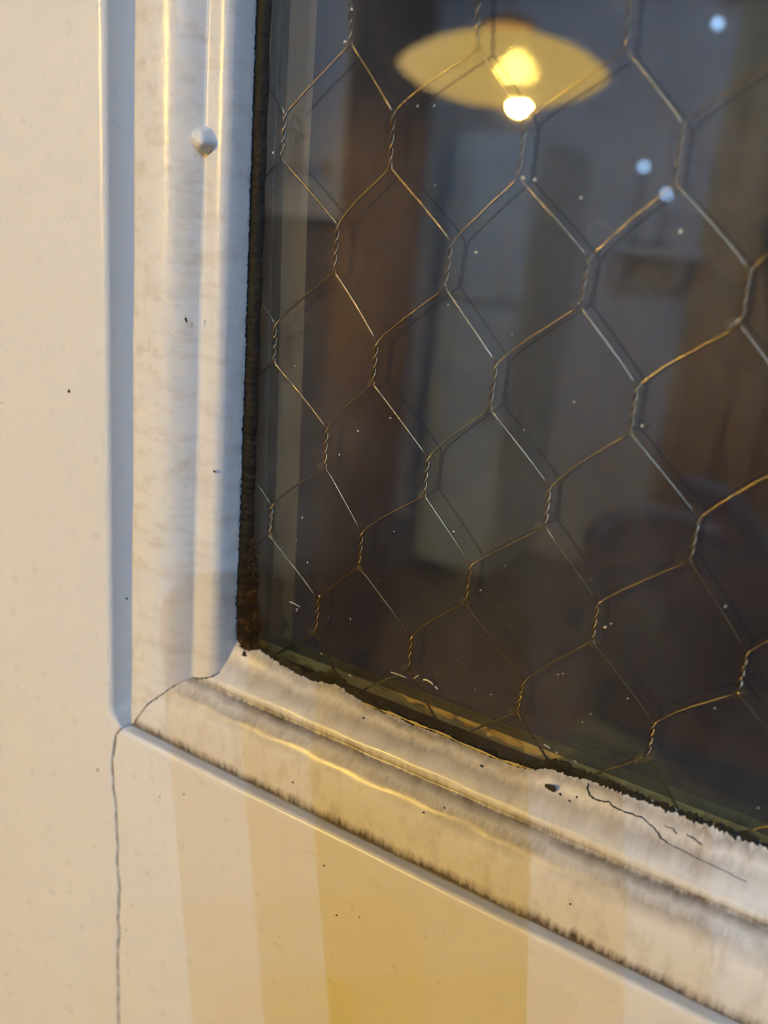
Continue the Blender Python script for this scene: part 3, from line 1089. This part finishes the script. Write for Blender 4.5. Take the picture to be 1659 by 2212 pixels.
# wall shelf with two cool LED lamps and jars
ys = RY0 + .22
xa, zs = hit(1290, 522, ys)
xb, _ = hit(1520, 522, ys)
sh = empty('wall_shelf', 'white wall shelf on two brackets carrying two small lamps', 'shelf')
box('board', xa, xb, RY0, ys, zs - .03, zs, MAT['white_paint'], sh, bev=.003)
for sx in (xa + .08, xb - .08):
    box('bracket', sx - .012, sx + .012, RY0, ys - .05, zs - .12, zs - .03, MAT['white_metal'], sh, bev=.003)
LEDM = emit('led_bulb', (0.36, 0.62, 1.0), 30)
for (u, v_, lab) in ((1390, 360, 'taller slim table lamp with a cool LED bulb on the white wall shelf'), (1440, 420, 'shorter slim table lamp with a cool LED bulb on the white wall shelf')):
    x, z = hit(u, v_, ys - .1)
    tl = empty('table_lamp', lab, 'lamp', group='slim LED lamps on the wall shelf', loc=(x, ys - .1, zs))
    vv, ff = lathe_data([(.001, 0), (.05, 0), (.052, .008), (.02, .016), (.006, .02)], 24)
    obj('base', vv, ff, MAT['black'], tl)
    vv, ff = tube_data([(0, 0, .018), (0, 0, z - zs - .01)], .005, 8)
    obj('stem', vv, ff, MAT['black'], tl)
    vv, ff = lathe_data([(.0005, z - zs - .012), (.007, z - zs - .009), (.011, z - zs), (.007, z - zs + .009), (.0005, z - zs + .012)], 16)
    obj('bulb', vv, ff, LEDM, tl)

# small LED wall light near the ceiling
yl = RY0 + .05
x, z = hit(1550, 50, yl)
wl_ = empty('wall_light', 'small cool LED wall light high above the white shelf', 'lamp', loc=(x, RY0, z))
box('back_plate', -.035, .035, 0, .012, -.05, .05, MAT['white_metal'], wl_, bev=.003)
vv, ff = lathe_data([(.0005, -.012), (.008, -.009), (.012, 0), (.008, .009), (.0005, .012)], 16, (0, .05, 0))
obj('bulb', vv, ff, LEDM, wl_)
vv, ff = tube_data([(0, .012, 0), (0, .04, 0)], .005, 8)
obj('arm', vv, ff, MAT['white_metal'], wl_)

# ochre curtain on the far wall
xa, _ = hit(1530, 400, RY0 + .12)
xb = xa + .95
cu = empty('curtain', 'ochre curtain hanging in folds on the far wall', 'curtain')
vv = []
nc = 90
for zi in (2.2, 1.6, 1.0, .05):
    for i in range(nc):
        f = i / (nc - 1)
        vv.append(Vector((xa + (xb - xa) * f, RY0 + .10 + .035 * math.sin(f * 40) * (1 + .2 * math.sin(zi * 3 + f * 9)), zi)))
c_o = obj('cloth', vv, grid_faces(4, nc), MAT['ochre'], cu)
sol = c_o.modifiers.new('thick', 'SOLIDIFY')
sol.thickness = .004
vv, ff = tube_data([(xa - .1, RY0 + .1, 2.22), (xb + .1, RY0 + .1, 2.22)], .012, 10)
obj('rod', vv, ff, MAT['brass'], cu)

# tall cupboard beside the pendant, white doors above dark drawers
yc = pc.y - .12
xa, _ = hit(596, 200, yc)
xb, _ = hit(742, 200, yc)
zc = hit(670, 470, yc)[1]
cb = empty('cupboard', 'tall cupboard with white upper doors above dark drawers', 'cupboard')
box('carcass', xa - .25, xb, yc - .42, yc - .02, .05, 2.25, MAT['brownwood'], cb, bev=.004)
xm = hit(682, 200, yc)[0]
for (a_, b_) in ((xa - .25, xa - .002), (xa + .002, xm - .002), (xm + .002, xb - .002)):
    dr = box('door', a_, b_, yc - .02, yc, zc, 2.24, MAT['white_paint'], cb, bev=.003)
    vv, ff = lathe_data([(.001, -.012), (.009, -.009), (.012, 0), (.009, .009), (.001, .012)], 14, (b_ - .03, yc + .011, zc + .12))
    obj('knob', vv, ff, MAT['brass'], dr)
for i in range(4):
    z0_ = .06 + i * (zc - .07) / 4
    dr = box('drawer', xa - .248, xb - .002, yc - .02, yc, z0_, z0_ + (zc - .07) / 4 - .006, MAT['brownwood'], cb, bev=.003)
    vv, ff = lathe_data([(.001, -.012), (.009, -.009), (.012, 0), (.009, .009), (.001, .012)], 14, ((xa - .25 + xb) / 2, yc + .011, z0_ + .1))
    obj('knob', vv, ff, MAT['brass'], dr)
for sx in (xa - .22, xb - .03):
    for sy in (yc - .38, yc - .06):
        box('foot', sx - .02, sx + .02, sy - .02, sy + .02, 0, .05, MAT['black'], cb)

# upholstered chair near the door
chx, chy = -.06, -1.25
ch = empty('dining_chair', 'wooden chair with slate blue padded seat and tan backrest', 'chair', loc=(chx, chy, 0))
box('seat', -.22, .22, -.22, .22, .42, .48, MAT['bluecloth'], ch, bev=.02)
box('backrest', -.21, .21, -.24, -.20, .56, .94, MAT['tancloth'], ch, bev=.018)
for sx in (-.19, .19):
    box('leg', sx - .02, sx + .02, .17, .21, 0, .42, MAT['brownwood'], ch, bev=.004)
    box('leg', sx - .02, sx + .02, -.225, -.185, 0, .42, MAT['brownwood'], ch, bev=.004)
    box('post', sx - .016, sx + .016, -.235, -.203, .46, .6, MAT['brownwood'], ch, bev=.004)

# ------------------------------------------------------------------ the person holding the phone
MAT['skin'] = simple('skin', (0.58, 0.36, 0.25), 0.5, scale=60, var=.06)
MAT['sweater'] = simple('charcoal_knit', (0.05, 0.052, 0.06), 0.9, scale=200, var=.2)
MAT['jeans'] = simple('blue_denim', (0.06, 0.09, 0.16), 0.9, scale=200, var=.2)
MAT['hair'] = simple('dark_brown_hair', (0.04, 0.025, 0.015), 0.6, scale=120, var=.3)
MAT['shoe'] = simple('white_shoe', (0.7, 0.7, 0.68), 0.6)
V_, E_, RAD = [], [], []


def jv(p, r, parent=None):
    V_.append(Vector(p))
    RAD.append(r)
    if parent is not None:
        E_.append((parent, len(V_) - 1))
    return len(V_) - 1


bx, by = .56, -.66
pel = jv((bx, by, .96), .15)
sp1 = jv((bx, by + .01, 1.12), .135, pel)
sp2 = jv((bx, by + .02, 1.27), .15, sp1)
sp3 = jv((bx, by + .02, 1.36), .12, sp2)
nk = jv((bx, by + .035, 1.45), .052, sp3)
nk2 = jv((bx, by + .05, 1.50), .05, nk)
hd1 = jv((bx - .01, by + .075, 1.565), .078, nk2)
hd2 = jv((bx - .01, by + .07, 1.64), .088, hd1)
hd3 = jv((bx - .01, by + .06, 1.685), .06, hd2)


def chain(start, pts):
    k = start
    for p, r in pts:
        k = jv(p, r, k)
    return k


def cs_(x, y, z):
    return camspace(x, y, z)


# right arm to the phone
wr = cs_(46, 166, -2)
chain(sp3, [((bx + .12, by + .02, 1.385), .07), ((bx + .175, by + .03, 1.36), .06), ((bx + .15, by + .13, 1.22), .048), ((bx + .08, by + .21, 1.12), .043), ((.43, -.36, 1.17), .04), ((wr.x + .07, wr.y - .055, wr.z - .04), .032)])
ra = len(V_) - 1
wr_i = jv(wr, .026, ra)
pm1 = jv(cs_(30, 146, -4), .020, wr_i)
pm2 = jv(cs_(17, 130, -9), .017, pm1)
for (y0, tipx, yy) in ((100, -46, 96), (116, -52, 112), (132, -51, 127), (146, -42, 140)):
    k = jv(cs_(16, y0, -10), .0095, pm2)
    k = jv(cs_(-14, yy - 1, -9.5), .0088, k)
    k = jv(cs_(-34, yy - 2, -8.5), .0082, k)
    k = jv(cs_(tipx, yy - 3, -7), .0072, k)
th = jv(cs_(28, 116, 14), .011, pm1)
th = jv(cs_(22, 94, 24), .0105, th)
th = jv(cs_(8, 78, 27), .009, th)
th = jv(cs_(-6, 70, 25), .008, th)
# left arm, hand held in front of the chest
lh = mirrored(1590, 1230, .62)
chain(sp3, [((bx - .12, by + .02, 1.385), .07), ((bx - .18, by + .03, 1.35), .06), ((bx - .24, by + .05, 1.20), .048), ((bx - .28, by + .10, 1.08), .043), ((lh.x + .15, lh.y - .12, lh.z - .05), .038), ((lh.x + .05, lh.y - .04, lh.z - .02), .027)])
la = len(V_) - 1
p0 = jv(lh, .024, la)
for k_, (dz, ln_) in enumerate(((.028, .075), (.010, .085), (-.010, .08), (-.028, .062))):
    b0 = Vector((lh.x - .035, lh.y + .012, lh.z + dz * .9))
    k = jv(b0, .0098, p0)
    k = jv(b0 + Vector((-.032, .022, dz * .15)), .009, k)
    k = jv(b0 + Vector((-.046, .046, dz * .1 - .006)), .0085, k)
    k = jv(b0 + Vector((-.040, .062, dz * .1 - .012)), .0075, k)
k = jv((lh.x + .0, lh.y + .02, lh.z + .035), .012, p0)
k = jv((lh.x - .022, lh.y + .04, lh.z + .055), .0105, k)
k = jv((lh.x - .04, lh.y + .055, lh.z + .058), .0085, k)
# legs
for s in (-1, 1):
    hp = jv((bx + s * .09, by, .88), .1, pel)
    chain(hp, [((bx + s * .10, by + .01, .7), .08), ((bx + s * .105, by + .02, .5), .06), ((bx + s * .105, by, .3), .056), ((bx + s * .105, by - .02, .1), .042), ((bx + s * .11, by + .0, .045), .042), ((bx + s * .12, by + .10, .035), .034), ((bx + s * .125, by + .16, .03), .026)])
me = bpy.data.meshes.new('person')
me.from_pydata([tuple(v_) for v_ in V_], E_, [])
po = bpy.data.objects.new('person_rig', me)
col.objects.link(po)
sk = po.modifiers.new('skin', 'SKIN')
sk.use_smooth_shade = True
for i, sv in enumerate(me.skin_vertices[0].data):
    sv.radius = (RAD[i], RAD[i] * (.72 if i in (pel, sp1, sp2, sp3) else 1.0))
    sv.use_root = (i == pel)
ss = po.modifiers.new('sub', 'SUBSURF')
ss.levels = ss.render_levels = 2
bpy.context.view_layer.update()
dg = bpy.context.evaluated_depsgraph_get()
pm = bpy.data.meshes.new_from_object(po.evaluated_get(dg))
bpy.data.objects.remove(po)
pm.materials.clear()
for nm in ('skin', 'sweater', 'jeans', 'shoe'):
    pm.materials.append(MAT[nm])
wrv, lhv = Vector(wr), Vector(lh)
for f in pm.polygons:
    c = f.center
    if c.z < .075:
        f.material_index = 3
    elif c.z < .98 and abs(c.x - bx) < .22 and (c - lhv).length > .12:
        f.material_index = 2
    elif (c - wrv).length < .10 or c.y > wr.y - .02 or (c - lhv).length < .11 or c.z > 1.445:
        f.material_index = 0
    else:
        f.material_index = 1
    f.use_smooth = True
person = bpy.data.objects.new('person', pm)
col.objects.link(person)
tag(person, 'person in dark sweater and jeans holding up the phone', 'person')
# face and hair
hc = Vector((bx - .01, by + .072, 1.62))
vv, ff = [], []
for i in range(13):
    th_ = math.pi * .62 * i / 12
    for k in range(24):
        ph = 2 * math.pi * k / 24
        r = .102 + .004 * math.sin(9 * ph)
        front = max(0.0, math.sin(ph))
        t2 = th_ * (1 - .42 * front)
        vv.append(hc + Vector((r * .92 * math.sin(t2) * math.cos(ph), r * 1.08 * math.sin(t2) * math.sin(ph) - .012, r * 1.08 * math.cos(t2) + .006)))
obj('hair', vv, grid_faces(13, 24, close=True), MAT['hair'], person)
MAT['eye'] = simple('eye', (0.03, 0.02, 0.02), 0.2)
MAT['lip'] = simple('lip', (0.45, 0.18, 0.15), 0.5)
for s in (-1, 1):
    vv, ff = lathe_data([(.0005, -.009), (.007, -.006), (.010, 0), (.007, .006), (.0005, .009)], 12, hc + Vector((s * .032, .082, .0)))
    obj('eye', vv, ff, MAT['eye'], person)
    vv, ff = lathe_data([(.001, -.032), (.012, -.025), (.015, 0), (.013, .022), (.001, .03)], 12, hc + Vector((s * .087, .0, -.012)))
    obj('ear', vv, ff, MAT['skin'], person)
vv, ff = tube_data([hc + Vector((0, .085, .012)), hc + Vector((0, .104, -.022)), hc + Vector((0, .09, -.034))], [.007, .013, .008], 10)
obj('nose', vv, ff, MAT['skin'], person)
vv, ff = tube_data([hc + Vector((-.024, .074, -.062)), hc + Vector((0, .084, -.060)), hc + Vector((.024, .074, -.062))], [.003, .007, .003], 8)
obj('mouth', vv, ff, MAT['lip'], person)
